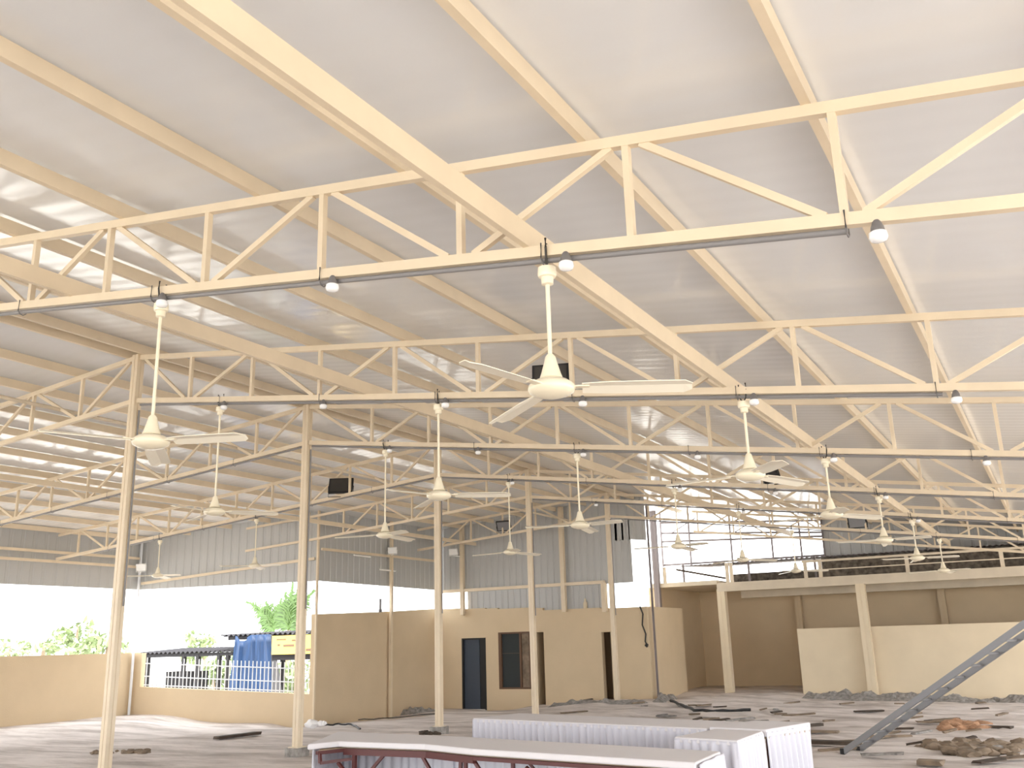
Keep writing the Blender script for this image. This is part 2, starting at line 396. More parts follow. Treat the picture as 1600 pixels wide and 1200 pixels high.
for i in range(6):
    if i == 4:
        t = thing('roof_truss', 'cream steel roof truss on the left slope, just before the grey cladding', 'truss', (0,TY[4],0), 0, 'lattice trusses of the left slope')
        for nm, dz in (('bottom_chord', .033), ('top_chord', HT-.033)):
            mb = MB(); mb.bar((-.06,0,zb(-.06)+dz), (-6.5,0,zb(-6.5)+dz), .05, .06); mb.bar((-6.5,0,zb(-6.5)+dz), (-11.0,-.45,zb(-11.0)+dz), .05, .06); mb.build(nm, 'steel', t)
        for n in range(1, 6):
            x = -.05-n*W; mb = MB(); mb.bar((x,0,zb(x)+.06), (x,0,zb(x)+HT-.06), .04, .045, (0,1,0)); mb.build('vertical_web', 'steel', t)
            mb = MB(); mb.bar((x+W-.1,0,zb(x+W)+(HT-.06 if n % 2 else .06)), (x+.1,0,zb(x)+(.06 if n % 2 else HT-.06)), .036, .04); mb.build('diagonal_web', 'steel', t)
        continue
    truss(i, -1)

# ------------------------------------------------------------------ purlins and tie beams
def purlin(x, y0, y1, z, label, group, hgt=.12, name='roof_purlin', side=1, mt='steel', wd=.05):
    mb = MB(); h = hgt; t = .007; f = wd; l = .014
    s = side
    pts = [(0,0),(0,h),(-f,h),(-f,h-l),(-f+t,h-l),(-f+t,h-t),(-t,h-t),(-t,t),(-f+t,t),(-f+t,l),(-f,l),(-f,0)]
    pts = [(a*s, b) for a, b in pts]
    mb.prof((x,y0,z), (x,y1,z), pts)
    return tag(mb.build(name, mt), label, 'purlin' if name == 'roof_purlin' else 'beam', group)
PR = [.18, 1.70, 3.153, 4.576, 6.047, 7.33, 8.612, 9.869, 11.15, 12.42, 13.40, 14.95, 16.1]
for k, x in enumerate(PR):
    purlin(x, -12.9, ROOF_END-.05, zb(x)+HT+.004, 'cream roof purlin running into the distance, %s right of the ridge' % (ORD+['thirteenth'])[k], 'purlins of the right slope')
PL = [-.18, -1.28, -2.3, -3.4, -4.5, -5.65, -6.85, -8.05, -9.25, -10.55, -11.85]
for k, x in enumerate(PL):
    ye = 25.4 if x > -6.5 else (19.6+(x+6.6)*.22)
    purlin(x, -12.9, ye, zb(x)+HT+.004, 'cream roof purlin running into the distance, %s left of the ridge' % ORD[k], 'purlins of the left slope')
purlin(8.22, -3.9, 28.3, zb(8.22)+.066, 'deep cream tie beam laid on the truss feet above the right row of fans', 'tie beams on the truss feet', .14, 'tie_beam', wd=.04)
purlin(4.02, -3.9, 28.3, zb(4.02)+.066, 'deep cream tie beam laid on the truss feet above the middle row of fans', 'tie beams on the truss feet', .14, 'tie_beam', wd=.04)
mb = MB(); mb.tube([(-1.62,2,5.06),(-1.62,25.3,5.04)], .028, 10); tag(mb.build('long_pipe', 'steel_dusty'), 'long pale pipe threaded lengthwise through the trusses left of the ridge columns', 'pipe')
purlin(-5.1, 3, 25.3, zb(-5.1)+.066, 'cream tie beam on the truss feet in the middle of the left slope', 'tie beams on the truss feet', .1, 'tie_beam')
# girts on the grey cladding
def girt(a, b, label, s=.05):
    mb = MB(); mb.bar(a, b, s, s*1.4); tag(mb.build('wall_girt', 'steel'), label, 'beam', 'rails fixed to the grey cladding')
girt((-12.05,-3.9,4.25), (-12.05,18.25,4.22), 'upper cream rail on the grey cladding of the left wall')
girt((-12.05,-3.9,4.0), (-12.05,18.25,3.98), 'lower cream rail on the grey cladding of the left wall')
girt((-12.0,18.35,3.52), (-6.7,19.6,3.95), 'sloping cream rail on the grey cladding beyond the left slope')
girt((-6.55,19.7,4.2), (-6.55,25.4,4.2), 'cream rail on the grey cladding above the tall wall')

# ------------------------------------------------------------------ conduits, clamps, bulbs under the trusses
def conduit(i, x0, x1, side):
    y = TY[i]; t = thing('conduit_pipe', 'grey conduit slung under the %s truss of the %s slope' % (ORD[i], 'right' if side > 0 else 'left'), 'pipe', (0,y-.0,0), 0, 'grey conduits under the trusses')
    mb = MB(); mb.tube([(x0,0,zb(x0)-.024),(x1,0,zb(x1)-.024)], .0165, 10); mb.build('pipe', 'pipe', t)
    xs = []
    a, b = min(x0,x1), max(x0,x1); x = math.ceil(a/1.66)*1.66
    while x < b:
        xs.append(x); x += 1.66
    for x in xs:
        m_ = MB(); z = zb(x)
        ring = [(x, -.034, z+.075), (x, -.038, z-.02), (x, -.02, z-.046), (x, .01, z-.05), (x, .035, z-.03), (x, .038, z+.05)]
        m_.tube(ring, .005, 6); m_.build('clamp', 'clamp', t)
    return t
conduit(0, .1, 9.96, 1); conduit(1, .12, 10.0, 1); conduit(2, .12, 15, 1); conduit(3, .12, 15, 1); conduit(4, .12, 15, 1); conduit(5, .5, 15, 1)
conduit(2, -.1, -11.9, -1); conduit(3, -.1, -10.5, -1)

def make_bulb():
    t = thing('light_fitting', '', 'light')
    a = MB(); a.lathe([(.012,.03),(.02,.02),(.03,-.005),(.034,-.03),(.032,-.035)], n=16); a.build('holder', 'clamp', t)
    b = MB(); b.lathe([(.032,-.028),(.042,-.036),(.044,-.06),(.036,-.075),(.02,-.082),(.004,-.084)], n=16); b.build('lens', 'bulb', t)
    return t
def copy_tree(o, parent=None):
    c = o.copy(); C.objects.link(c)
    if parent: c.parent = parent
    for ch in list(o.children): copy_tree(ch, c)
    return c
bulb0 = make_bulb(); first = True
def bulb(x, i, y, label):
    global first
    b = bulb0 if first else copy_tree(bulb0)
    first = False
    b.location = (x, y-.045, zb(x)-.03); b['label'] = label; b['group'] = 'small round lights on the conduits'
rownames = {0:'nearest truss',1:'second truss',2:'third truss',3:'fourth truss',4:'fifth truss'}
for i in range(5):
    for x, w_ in ((1.76,'by its ridge fan'),(3.4,'between ridge and middle fans'),(5.12,'by its middle fan'),(6.76,'between middle and right fans'),(8.46,'by its right fan'),(10.1,'at the far right end')):
        if i == 0 and x < 5: continue
        if i > 2 and x in (3.4, 10.1): continue
        bulb(x, i, TY[i], 'small round light under the %s, %s' % (rownames[i], w_))

# ------------------------------------------------------------------ ceiling fans
def make_fan(L):
    t = thing('ceiling_fan', '', 'fan')
    h = MB(); h.tube([(0,-.04,.11),(-.0,-.046,.05),(0,-.03,-.03),(0,0,-.06),(0,.03,-.03),(0,.046,.05),(0,.04,.11)], .007, 6); h.build('hook', 'dark', t)
    c = MB(); c.lathe([(.02,-.05),(.052,-.06),(.055,-.10),(.05,-.115),(.036,-.12),(.034,-.16),(.02,-.165)]); c.build('canopy_cup', 'fan', t)
    r = MB(); r.tube([(0,0,-.15),(0,0,-L+.16)], .013, 10); r.build('rod', 'fan', t)
    k = MB(); k.lathe([(.018,-L+.20),(.03,-L+.185),(.038,-L+.15),(.055,-L+.09),(.066,-L+.06),(.06,-L+.055)]); k.build('lower_cup', 'fan', t)
    mo = MB(); mo.lathe([(.05,-L+.052),(.095,-L+.045),(.128,-L+.02),(.133,-L+.0),(.125,-L-.018),(.095,-L-.035),(.05,-L-.048),(.01,-L-.052)], n=32); mo.build('motor_housing', 'fan', t)
    for j in range(3):
        a = j*2*math.pi/3
        b = MB(); n = 14; R0, R1 = .17, .77
        top = []
        for s_ in range(n+1):
            f_ = s_/n; r_ = R0+(R1-R0)*f_
            wd = .058+.014*min(1, f_*4)
            if f_ > .92: wd *= math.sqrt(max(0, 1-((f_-.92)/.085)**2))*.75+.25
            tilt = -.2
            for sd in (-1, 1):
                top.append(Vector((r_, sd*wd, -L+.005-.02*f_+sd*wd*tilt-(.006 if sd else 0))))
            top.insert(len(top)-1, Vector((r_, 0, -L+.012-.02*f_)))
        o = 0; vs = top+[v-Vector((0,0,.004)) for v in top]; N = len(top)
        fs = []
        for s_ in range(n):
            for q in range(2):
                A = s_*3+q; fs.append((A, A+1, A+4, A+3)); fs.append((A+N, A+3+N, A+4+N, A+1+N))
            fs.append((s_*3, s_*3+3, s_*3+3+N, s_*3+N)); fs.append((s_*3+2, s_*3+2+N, s_*3+5+N, s_*3+5))
        fs.append((0, N, N+1, 1)); fs.append((1, N+1, N+2, 2)); e = n*3
        fs.append((e, e+1, e+1+N, e+N)); fs.append((e+1, e+2, e+2+N, e+1+N))
        b.add(vs, fs)
        rot = Matrix.Rotation(a, 4, 'Z'); b.v = [rot @ v for v in b.v]
        bo = b.build('blade', 'blade', t)
        g_ = MB(); g_.bar((.10,0,-L+.006), (.21,0,-L+.004), .05, .008); g_.v = [rot @ v for v in g_.v]; g_.build('blade_bracket', 'fan', bo)
    return t
fan0 = {}
def fan(x, i, L, ph, label, y=None):
    key = round(L, 2)
    if key not in fan0: fan0[key] = f_ = make_fan(L)
    else: f_ = copy_tree(fan0[key])
    if i == 0: x = {8.35:8.315, 5.0:5.06}[x]
    f_.location = (x, TY[i], zb(x)-.01); f_.rotation_euler = (0,0,math.radians(ph))
    f_['label'] = label; f_['group'] = 'long rod ceiling fans'
rows = {1.65:'ridge row', 5.0:'middle row', 8.35:'right row'}
PH = {(8.35,0):24,(5.0,0):14,(5.0,1):22,(8.35,1):65,(1.65,1):-80,(5.0,2):100,(8.35,2):51,(1.65,2):-29,(8.35,3):-25,(5.0,3):-33,(8.35,4):-17,(1.65,3):70,(5.0,4):40,(1.65,4):0,(8.35,5):80,(5.0,5):15}
LN = {(8.35,0):.78,(5.0,0):1.12,(5.0,1):1.06,(8.35,1):.74,(1.65,1):1.40,(5.0,2):1.06,(8.35,2):.74,(1.65,2):1.40,(1.65,3):1.40,(8.35,3):.74,(5.0,3):1.06}
for x in (8.35, 5.0, 1.65):
    for i in range(6):
        if (x == 1.65 and (i == 0 or i > 3)): continue
        L = LN.get((x, i), {1.65:1.40, 5.0:1.06, 8.35:.78}[x])
        fan(x, i, L, PH.get((x, i), 30), 'ivory three-blade ceiling fan of the %s, hung from the %s truss' % (rows[x], ['nearest','second','third','fourth','fifth','sixth'][i]))
for x, i, L in ((-4.95, 3, 1.10), (-8.1, 3, .90)):
    fan(x, i, L, 0, 'distant ivory ceiling fan over the left slope, %s one' % ('nearer the ridge' if x > -6 else 'farther left'))

# ------------------------------------------------------------------ floodlights
def floodlight(loc, rz, tilt, s, label, mt='black', lens='dark', arm=None):
    if arm: ax = Matrix.Rotation(-math.radians(rz), 3, 'Z') @ (Vector(arm)-Vector(loc))
    t = thing('floodlight', label, 'light', loc, math.radians(rz))
    b = MB(); b.box(-s, s, -.03, .03, -.7*s, .7*s); R_ = Matrix.Rotation(math.radians(tilt), 4, 'X')
    b.prof((-s*.8,.03,0), (s*.8,.03,0), [(0,-.5*s),(.05,-.35*s),(.05,.35*s),(0,.5*s)]) 
    b.v = [R_ @ v for v in b.v]; b.build('housing', mt, t)
    l = MB(); l.box(-.86*s, .86*s, -.036, -.03, -.58*s, .58*s); l.v = [R_ @ v for v in l.v]; l.build('glass', lens, t)
    k = MB(); k.tube([(-s-.01,0,0),(-s-.01,0,-.9*s),(s+.01,0,-.9*s),(s+.01,0,0)], .008, 6); k.build('bracket', mt, t)
    if arm: q = MB(); q.tube([(0,0,-.9*s),tuple(ax)], .012, 6); q.build('arm', mt, t)
    return t
floodlight((6.42, TY[1]-.05, zb(6.42)+.2), 20, -10, .19, 'black floodlight on the foot of the second truss, behind the nearest fan')
floodlight((-2.5, TY[3]-.02, 4.97), 30, -25, .26, 'black floodlight tilted on the left slope, left of the ridge columns')
floodlight((-3.35, TY[5], 4.95), 10, 25, .22, 'distant black floodlight on a truss of the left slope, near a ridge fan', lens='alu')
floodlight((6.71, TY[3], 4.17), -25, 20, .16, 'black floodlight on the fourth truss, half hidden by a fan of the right row', lens='black')
floodlight((6.59, TY[5], 4.22), 0, 15, .22, 'distant black floodlight on the sixth truss at the right', lens='alu')
floodlight((-11.75, 18.1, 3.95), 20, 20, .14, 'white floodlight in the far left corner of the hall', 'white', 'white', (-12.05,18.3,3.8))
floodlight((-6.35, 22.6, 4.35), 20, 20, .13, 'white floodlight on the slim post above the tall wall', 'white', 'white', (-6.5,22.75,4.2))
floodlight((-5.9, 25.2, 4.45), 10, 20, .14, 'white floodlight on the cladding at the back corner', 'white', 'white', (-5.72,25.42,4.3))
floodlight((-9.2, TY[2]-.1, zb(-9.2)+.12), 30, 20, .13, 'white floodlight on a truss at the far left edge', 'white', 'white', (-9.2,TY[2],zb(-9.2)+.03))
for q, (y, z) in enumerate(((21.0, 4.12), (22.2, 3.78))):
    mb = MB(); mb.tube([(-6.5,y,z),(-6.5,y+.75,z-.01)], .022, 8)
    tag(mb.build('tube_lamp', 'white'), 'thin white tube lamp on the grey cladding, %s one' % ('upper' if q == 0 else 'lower'), 'light')

# ------------------------------------------------------------------ doors and windows at the back
st = thing('door_1', '', ''); del st['label'], st['category']; struct(st); st.location = (-5.82, Yw, 0)
mb = MB(); mb.box(0,.05,-.01,.12,-.32,1.79); mb.box(.82,.87,-.01,.12,-.32,1.79); mb.box(.05,.82,-.01,.12,1.74,1.79); mb.build('door_frame', 'black', st)
mb = MB(); mb.box(.05,.60,.06,.10,-.30,1.74); mb.build('door_leaf', 'door', st)
mb = MB(); mb.box(.60,.82,.08,.12,-.30,1.74); mb.build('dark_gap_panel', 'black', st)  # black panel stands in for the unlit gap beside the leaf
st = thing('window_1', '', ''); del st['label'], st['category']; struct(st); st.location = (-4.5, Yw, 0)
mb = MB(); mb.box(0,.1,.0,.14,.28,1.93); mb.box(1.06,1.12,0,.14,.28,1.93); mb.box(.1,1.06,0,.14,1.88,1.93); mb.box(.1,1.06,0,.14,.28,.33); mb.box(.72,.78,.02,.12,.33,1.88); mb.build('window_frame', 'frame', st)
mb = MB(); mb.box(.1,.72,.07,.08,.33,1.88); mb.build('pane', 'glass', st)
mb = MB(); mb.box(.78,1.06,.07,.09,.33,1.88); mb.build('side_panel', 'board', st)
mb = MB(); mb.box(.1,.72,.02,.03,1.3,1.32); mb.build('glazing_bar', 'dark', st)

# ------------------------------------------------------------------ open gable grid above the slab
gr = thing('steel_grid', 'dark steel window grid open to the sky above the slab', 'frame', (0,29.75,0))
for x in (-.62,.35,1.72,3.02,3.9,4.58):
    mb = MB(); mb.bar((x,0,3.9),(x,0,zroof(x)-.02),.05,.05,(0,1,0)); mb.build('mullion', 'galv', gr)
for z0, z1 in ((5.35,4.98),(5.0,4.62),(4.72,4.5),(3.95,3.93)):
    mb = MB(); mb.bar((-.65,.05,z0),(4.6,.05,z1),.045,.06); mb.build('transom', 'galv', gr)
for (a, b) in (((-.3,4.95),(.6,5.4)),((1.8,4.8),(2.6,5.2))):
    mb = MB(); mb.bar((a[0],0,a[1]),(b[0],0,b[1]),.03,.03); mb.build('brace', 'galv', gr)

# guard rail on the slab edge
rl = thing('guard_rail', 'cream steel guard rail along the edge of the concrete slab', 'railing', (0,28.3,3.17))
for x in (-.05,1.95,2.08,4.28,4.7,7.05,9.4,11.8):
    mb = MB(); mb.box(x-.05,x+.05,-.03,.03,0,.52 if x > 4 else .6); mb.build('rail_post', 'steel_dusty', rl)
mb = MB(); mb.box(4.2,14,-.025,.025,.46,.52); mb.build('top_rail', 'steel_dusty', rl)
mb = MB(); mb.box(4.2,14,-.015,.015,.22,.25); mb.build('middle_rail', 'steel_dusty', rl)
# store shed seen over the slab
def corrugated(mb, x0, x1, y0, y1, z0, z1, pitch=.11, amp=.02, th=.012):
    n = int((x1-x0)/pitch*4); o = len(mb.v)
    for i in range(n+1):
        x = x0+(x1-x0)*i/n; dz = amp*math.sin(2*math.pi*(x-x0)/pitch)
        mb.v += [Vector((x,y0,z0+dz)), Vector((x,y1,z1+dz)), Vector((x,y0,z0+dz-th)), Vector((x,y1,z1+dz-th))]
    for i in range(n):
        a = o+i*4; c = a+4; mb.f += [(a,c,c+1,a+1),(a+2,a+3,c+3,c+2),(a,a+2,c+2,c),(a+1,c+1,c+3,a+3)]
    return mb
sh = thing('roof_shelter', 'rusty corrugated shelter standing on the slab behind the guard rail', 'shed', (0,0,3.2))
mb = MB(); corrugated(mb, .1, 14, 29.0, 32.4, .63, .80, .15, .015); mb.build('roof_sheet', 'galv', sh)
mb = MB(); mb.box(1.3,4.4,31.0,31.15,0,.40); mb.build('low_brick_wall', 'rust', sh)
mb = MB(); mb.box(4.5,14,29.55,29.6,0,.62); mb.build('mesh_panel', 'rust', sh)
for x in (.3,2.4,4.4): mb = MB(); mb.box(x-.03,x+.03,29.05,29.1,0,.66); mb.build('leg', 'galv', sh)
mb = MB(); mb.bar((.2,28.7,.5),(1.7,28.9,.16),.1,.06); mb.build('leaning_plank', 'board_dark', sh)

# ------------------------------------------------------------------ tables
def flat(mb, pts, z0, z1):
    n = len(pts); mb.add([(x,y,z0) for x,y in pts]+[(x,y,z1) for x,y in pts], [tuple(range(n)), tuple(range(n,2*n))]+[(i,(i+1)%n,(i+1)%n+n,i+n) for i in range(n)]); return mb
def pleats(mb, pts, z0, z1, per=.1, amp=.028, th=.004):
    """pleated curtain along a plan polyline"""
    cols_ = []; ph = 0
    for a, b in zip(pts[:-1], pts[1:]):
        a = Vector((a[0],a[1],0)); b = Vector((b[0],b[1],0)); L = (b-a).length; d = (b-a)/L; n = Vector((d.y,-d.x,0)); k = max(2, int(L/per*8))
        for i in range(k+1):
            s = L*i/k; ph = s*2*math.pi/per+noise.noise(Vector((s*3, a.x, a.y)))*2.5
            cols_.append((a+d*s, n, math.sin(ph), noise.noise(Vector((s*9, a.y, 3)))))
    zs = [z1, z1-.02, z1-.15, (z0+z1)/2, z0]; o = len(mb.v); R_ = len(zs)
    for p, n, s, q in cols_:
        for j, z in enumerate(zs):
            f_ = [.15,.35,.7,.9,1.15][j]; mb.v.append(p+n*(amp*f_*s+amp*.5*q*f_)+Vector((0,0,z)))
    for i in range(len(cols_)-1):
        for j in range(R_-1):
            a = o+i*R_+j; mb.f.append((a, a+R_, a+R_+1, a+1))
    return mb
def skirt(pts, parent_label, z0=.02, z1=.74, name='table_skirt', per=.095):
    mb = pleats(MB(), pts, z0, z1, per); o = mb.build(name, 'skirt', smooth=True)
    sm = o.modifiers.new('thickness', 'SOLIDIFY'); sm.thickness = .004
    return tag(o, parent_label, 'table skirt')
def cloth_top(name, pts, label, z=.752, drop=.05):
    mb = flat(MB(), pts, z-drop, z); o = mb.build(name, 'cloth')
    bv = o.modifiers.new('soft', 'BEVEL'); bv.width = .012; bv.segments = 3
    return tag(o, label, 'tablecloth')
def folding_table(pts, label, zt=.70):
    cx_ = sum(p[0] for p in pts)/len(pts); cy_ = sum(p[1] for p in pts)/len(pts)
    t = thing('folding_table', label, 'table', (cx_, cy_, 0))
    q = [(x-cx_, y-cy_) for x, y in pts]; q2 = [(x*.97, y*.94) for x, y in q]
    flat(MB(), q2, zt-.02, zt).build('tabletop', 'ply', t)
    for x, y in q:
        x *= .93; y *= .82; mb = MB(); mb.bar((x,y,0),(x,y,zt-.02),.032,.032,(0,1,0)); mb.build('leg', 'red', t)
    return t
# back row, long
B1 = [(4.30,10.07),(7.37,9.36),(6.72,10.22),(4.12,10.87)]
B1 = [(4.26,10.05),(7.40,9.33),(7.62,10.1),(4.45,10.83)]
folding_table(B1, 'long folding table under the back white tablecloth')
cloth_top('tablecloth', B1, 'long white tablecloth on the farthest row of tables')
skirt([B1[0],B1[1]], 'white pleated skirt on the front of the farthest table row'); skirt([B1[3],B1[0]], 'white pleated skirt on the left end of the farthest table row')
B2 = [(7.43,9.32),(7.93,9.17),(8.10,10.08),(7.64,10.17)]
B2 = [(7.425,9.32),(8.02,9.17),(8.24,10.0),(7.64,10.13)]
folding_table(B2, 'short folding table at the right end of the back row')
cloth_top('tablecloth', B2, 'short white tablecloth at the right end of the back row', .766, .07)
skirt([B2[1],B2[2]], 'bright white skirt at the right end of the back table row')
B3 = [(7.39,8.45),(8.02,8.27),(8.0,9.14),(7.50,9.27)]
folding_table(B3, 'small folding table joining the two table rows')
cloth_top('tablecloth', B3, 'white tablecloth on the small table joining the two rows', .755, .05)
skirt([B3[0],B3[1]], 'pleated skirt on the front of the small joining table'); skirt([B3[1],B3[2]], 'bright white skirt on the right side of the small joining table'); skirt([B3[3],B3[0]], 'pleated skirt on the left side of the small joining table')

# front row: red steel frames open towards the camera, skirt behind
FR = [(4.45,7.36),(5.44,7.36),(6.08,7.14),(7.0,6.99),(8.16,6.80)]
BK = [(3.72,8.22),(5.30,8.06),(6.1,7.90),(7.1,7.72),(8.12,7.50)]
poly = [(4.33,7.06)]+FR+BK[::-1]
mb = flat(MB(), poly, .70, .752); o = mb.build('tablecloth', 'cloth')
tag(o, 'long white tablecloth on the front row with the red frames', 'tablecloth')
bv = o.modifiers.new('soft', 'BEVEL'); bv.width = .014; bv.segments = 3
fr = thing('folding_table', 'front row folding table with dark red steel frame facing the camera', 'table', (0,0,0))
flat(MB(), [(4.40,7.14)]+[(x,y+.06) for x, y in FR]+[(x,y-.06) for x, y in BK[::-1]], .672, .694).build('tabletop', 'ply', fr)
pts3 = [(4.40,7.11),(4.50,7.385)]+[(x,y+.03) for x, y in FR[1:]]
for k, (a, b) in enumerate(zip(pts3[:-1], pts3[1:])):
    ha, hb = (.03,.05) if k == 0 else ((.055,.055) if k < 3 else (.03,.03))
    mb = MB(); mb.bar((*a,.70-ha/2-.012),(*b,.70-ha/2-.012),.035,ha); mb.build('apron_rail', 'red', fr)
def rleg(a, b, wd=.035):
    mb = MB(); mb.bar(a, b, wd, wd, (0,1,0)); mb.build('leg', 'red', fr)
def rbr(a, b, wd=.026):
    mb = MB(); mb.bar(a, b, wd, wd, (0,1,0)); mb.build('brace', 'red', fr)
rleg((4.62,7.39,.68),(4.62,7.39,0)); rleg((5.90,7.24,.66),(5.88,7.22,0),.028); rleg((5.96,7.22,.66),(5.96,7.22,0),.028); rleg((6.38,7.3,.66),(6.38,7.3,0),.028); rleg((8.0,6.87,.68),(8.0,6.87,0))
rbr((4.98,7.39,.66),(4.66,7.39,.36)); rbr((5.38,7.39,.66),(5.66,7.34,.34)); rbr((6.05,7.20,.66),(6.30,7.16,.38)); rbr((6.62,7.12,.63),(6.42,7.18,.36))
rbr((4.42,7.13,.67),(4.43,7.13,.585)); rbr((4.43,7.13,.585),(4.60,7.38,.60)); rbr((4.52,7.27,.58),(4.60,7.30,.48))
rbr((6.20,7.75,.66),(6.45,7.7,.45),.02)
mb = pleats(MB(), [(4.36,7.10),(3.74,8.19)]+[(x,y-.02) for x, y in BK[1:]], .03, .70, .11, .018); o = mb.build('table_skirt', 'skirt', smooth=True)
o.modifiers.new('thickness', 'SOLIDIFY').thickness = .004; tag(o, 'white pleated skirt hanging behind the red frames of the front row', 'table skirt')
skirt([(8.185,6.80),(8.145,7.49)], 'bright white skirt on the right end of the front row', per=.3)

# ------------------------------------------------------------------ ladder
A = Vector((7.71,14.46,.02)); Bp = Vector((13.36,11.08,3.66)); d = (Bp-A).normalized()
sd = d.cross(Vector((0,0,1))).normalized()
lad = thing('ladder', 'long aluminium ladder leaning to the right over the rubble floor', 'ladder', A)
sdv = (sd*.6+Vector((0,0,-.0))).normalized()*.16
for s_ in (-1, 1):
    mb = MB(); a = sdv*s_; b = (Bp-A)+sdv*s_; nn = sd.cross(d)
    mb.bar(a, b, .028, .075, nn); mb.build('stile', 'alu', lad)
    mb = MB(); mb.box(-.03,.03,-.03,.03,-.03,.05); mb.v = [v+a for v in mb.v]; mb.build('foot', 'black', lad)
L = (Bp-A).length; k = .3
while k < L-.1:
    mb = MB(); mb.tube([d*k-sdv, d*k+sdv], .016, 8); mb.build('rung', 'alu', lad); k += .3

# ------------------------------------------------------------------ low wall fence and the yard beyond
def lw(x):   # plan and top of the low wall
    t = (x+11.9)/5.3; return Vector((x, 18.47+1.15*t+.09, .72-.26*t))
fe = thing('fence', 'white steel picket fence on top of the low beige wall', 'fence', (0,0,0))
posts = [-11.85, -9.5, -7.6, -6.72]
for z in (.05,.28,.62,):
    mb = MB(); mb.bar(lw(-11.85)+Vector((0,0,z)), lw(-6.72)+Vector((0,0,z)), .02, .028); mb.build('rail', 'whitemetal', fe)
x = -11.8
while x < -6.7:
    mb = MB(); p = lw(x); mb.bar(p, p+Vector((0,0,.78)), .018, .018, (0,1,0)); mb.build('picket', 'whitemetal', fe); x += .118
def fr_on(px, py, Y):
    dv = fw+Rv*((px-800)/F)-Uv*((py-600)/F); t = Y/dv.y; return Vector((CX,0,1.6))+dv*t
def yard_shed(name, label, xl, xr, y0, y1, z, posts_, depth=.25, pitch=.22):
    t = thing(name, label, 'shed', (0,0,-.5))
    mb = MB(); corrugated(mb, xl, xr, y0, y1, z+.5, z+.62, pitch, .035, .015); mb.build('roof_sheet', 'rooftile', t)
    mb = MB(); mb.bar((xl+.3,y0+.1,z+.4),(xr-.1,y0+.1,z+.4),.08,.12); mb.build('eaves_beam', 'dark_yard', t)
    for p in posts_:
        mb = MB(); mb.box(p-.06,p+.06,y0+.05,y0+.17,0,z+.4); mb.build('post', 'dark_yard', t)
    return t
yard_shed('lean_to', 'low dark corrugated lean-to beyond the fence at the left', -18.2, -13.55, 23.5, 25.5, 1.62, (-17.8,-16.0,-15.3,-14.3,-13.9))
yard_shed('lean_to', 'taller dark corrugated shed with blue sheet beyond the fence', -14.3, -9.2, 23.6, 27, 2.12, (-11.55,-10.9,-9.4))
mb = MB(); mb.box(-18.0,-16.6,24.6,25.3,-.5,.95); tag(mb.build('storage_bin', 'dark_yard'), 'dark bin beneath the low lean-to by the left end of the fence', 'bin')
# tarpaulin
mb = MB(); N = 26; rowz = 10
for j in range(rowz+1):
    for i in range(N+1):
        f_ = i/N; g_ = j/rowz
        x = -13.45+(1.55+.45*g_)*f_-.35*g_*(1-f_)
        ztop = 2.1-.18*math.sin(min(1, f_/.45)*math.pi) if f_ < .45 else 2.1
        z = ztop*(1-g_)+(-.4)*g_
        mb.v.append(Vector((x, 23.45+.05*math.sin(f_*26+g_*2)+.03*math.sin(f_*60), z)))
for j in range(rowz):
    for i in range(N):
        a = j*(N+1)+i; mb.f.append((a,a+1,a+N+2,a+N+1))
o = mb.build('tarpaulin', 'blue', smooth=True); o.modifiers.new('thickness','SOLIDIFY').thickness = .01
tag(o, 'bright blue tarpaulin hanging from the shed roof behind the fence', 'tarpaulin')
mb = MB(); mb.add([(-11.95,23.5,2.1),(-11.8,23.5,2.0),(-11.1,23.42,-.4),(-11.75,23.42,-.4),(-11.95,23.53,2.1),(-11.8,23.53,2.0),(-11.1,23.45,-.4),(-11.75,23.45,-.4)],[(0,1,2,3),(4,5,6,7),(0,1,5,4),(1,2,6,5),(2,3,7,6),(3,0,4,7)])
tag(mb.build('tarpaulin', 'greytarp'), 'grey cloth hanging at the right edge of the blue tarpaulin', 'tarpaulin')
bn = thing('banner', 'yellow banner with dark blurred marks under the shed roof', 'banner', (-10.6,23.4,1.74))
mb = MB(); mb.box(-1.15,1.15,-.01,.01,-.28,.3); mb.build('sheet', 'yellow', bn)
for (a, b, c, d_) in ((-.95,-.55,.16,.2),(-.3,.05,.12,.17),(-.9,-.8,-.02,.04),(-.65,-.2,-.05,.02),(.5,.8,0,.06),(.3,1.0,-.2,-.12)):
    mb = MB(); mb.box(a,b,-.016,-.01,c,d_); mb.build('mark', 'frame', bn)
mb = MB(); mb.bar((-11.8,23.5,1.38),(-9.3,23.5,1.38),.06,.2); tag(mb.build('crossbeam', 'dark_yard'), 'dark beam below the yellow banner of the shed', 'beam')

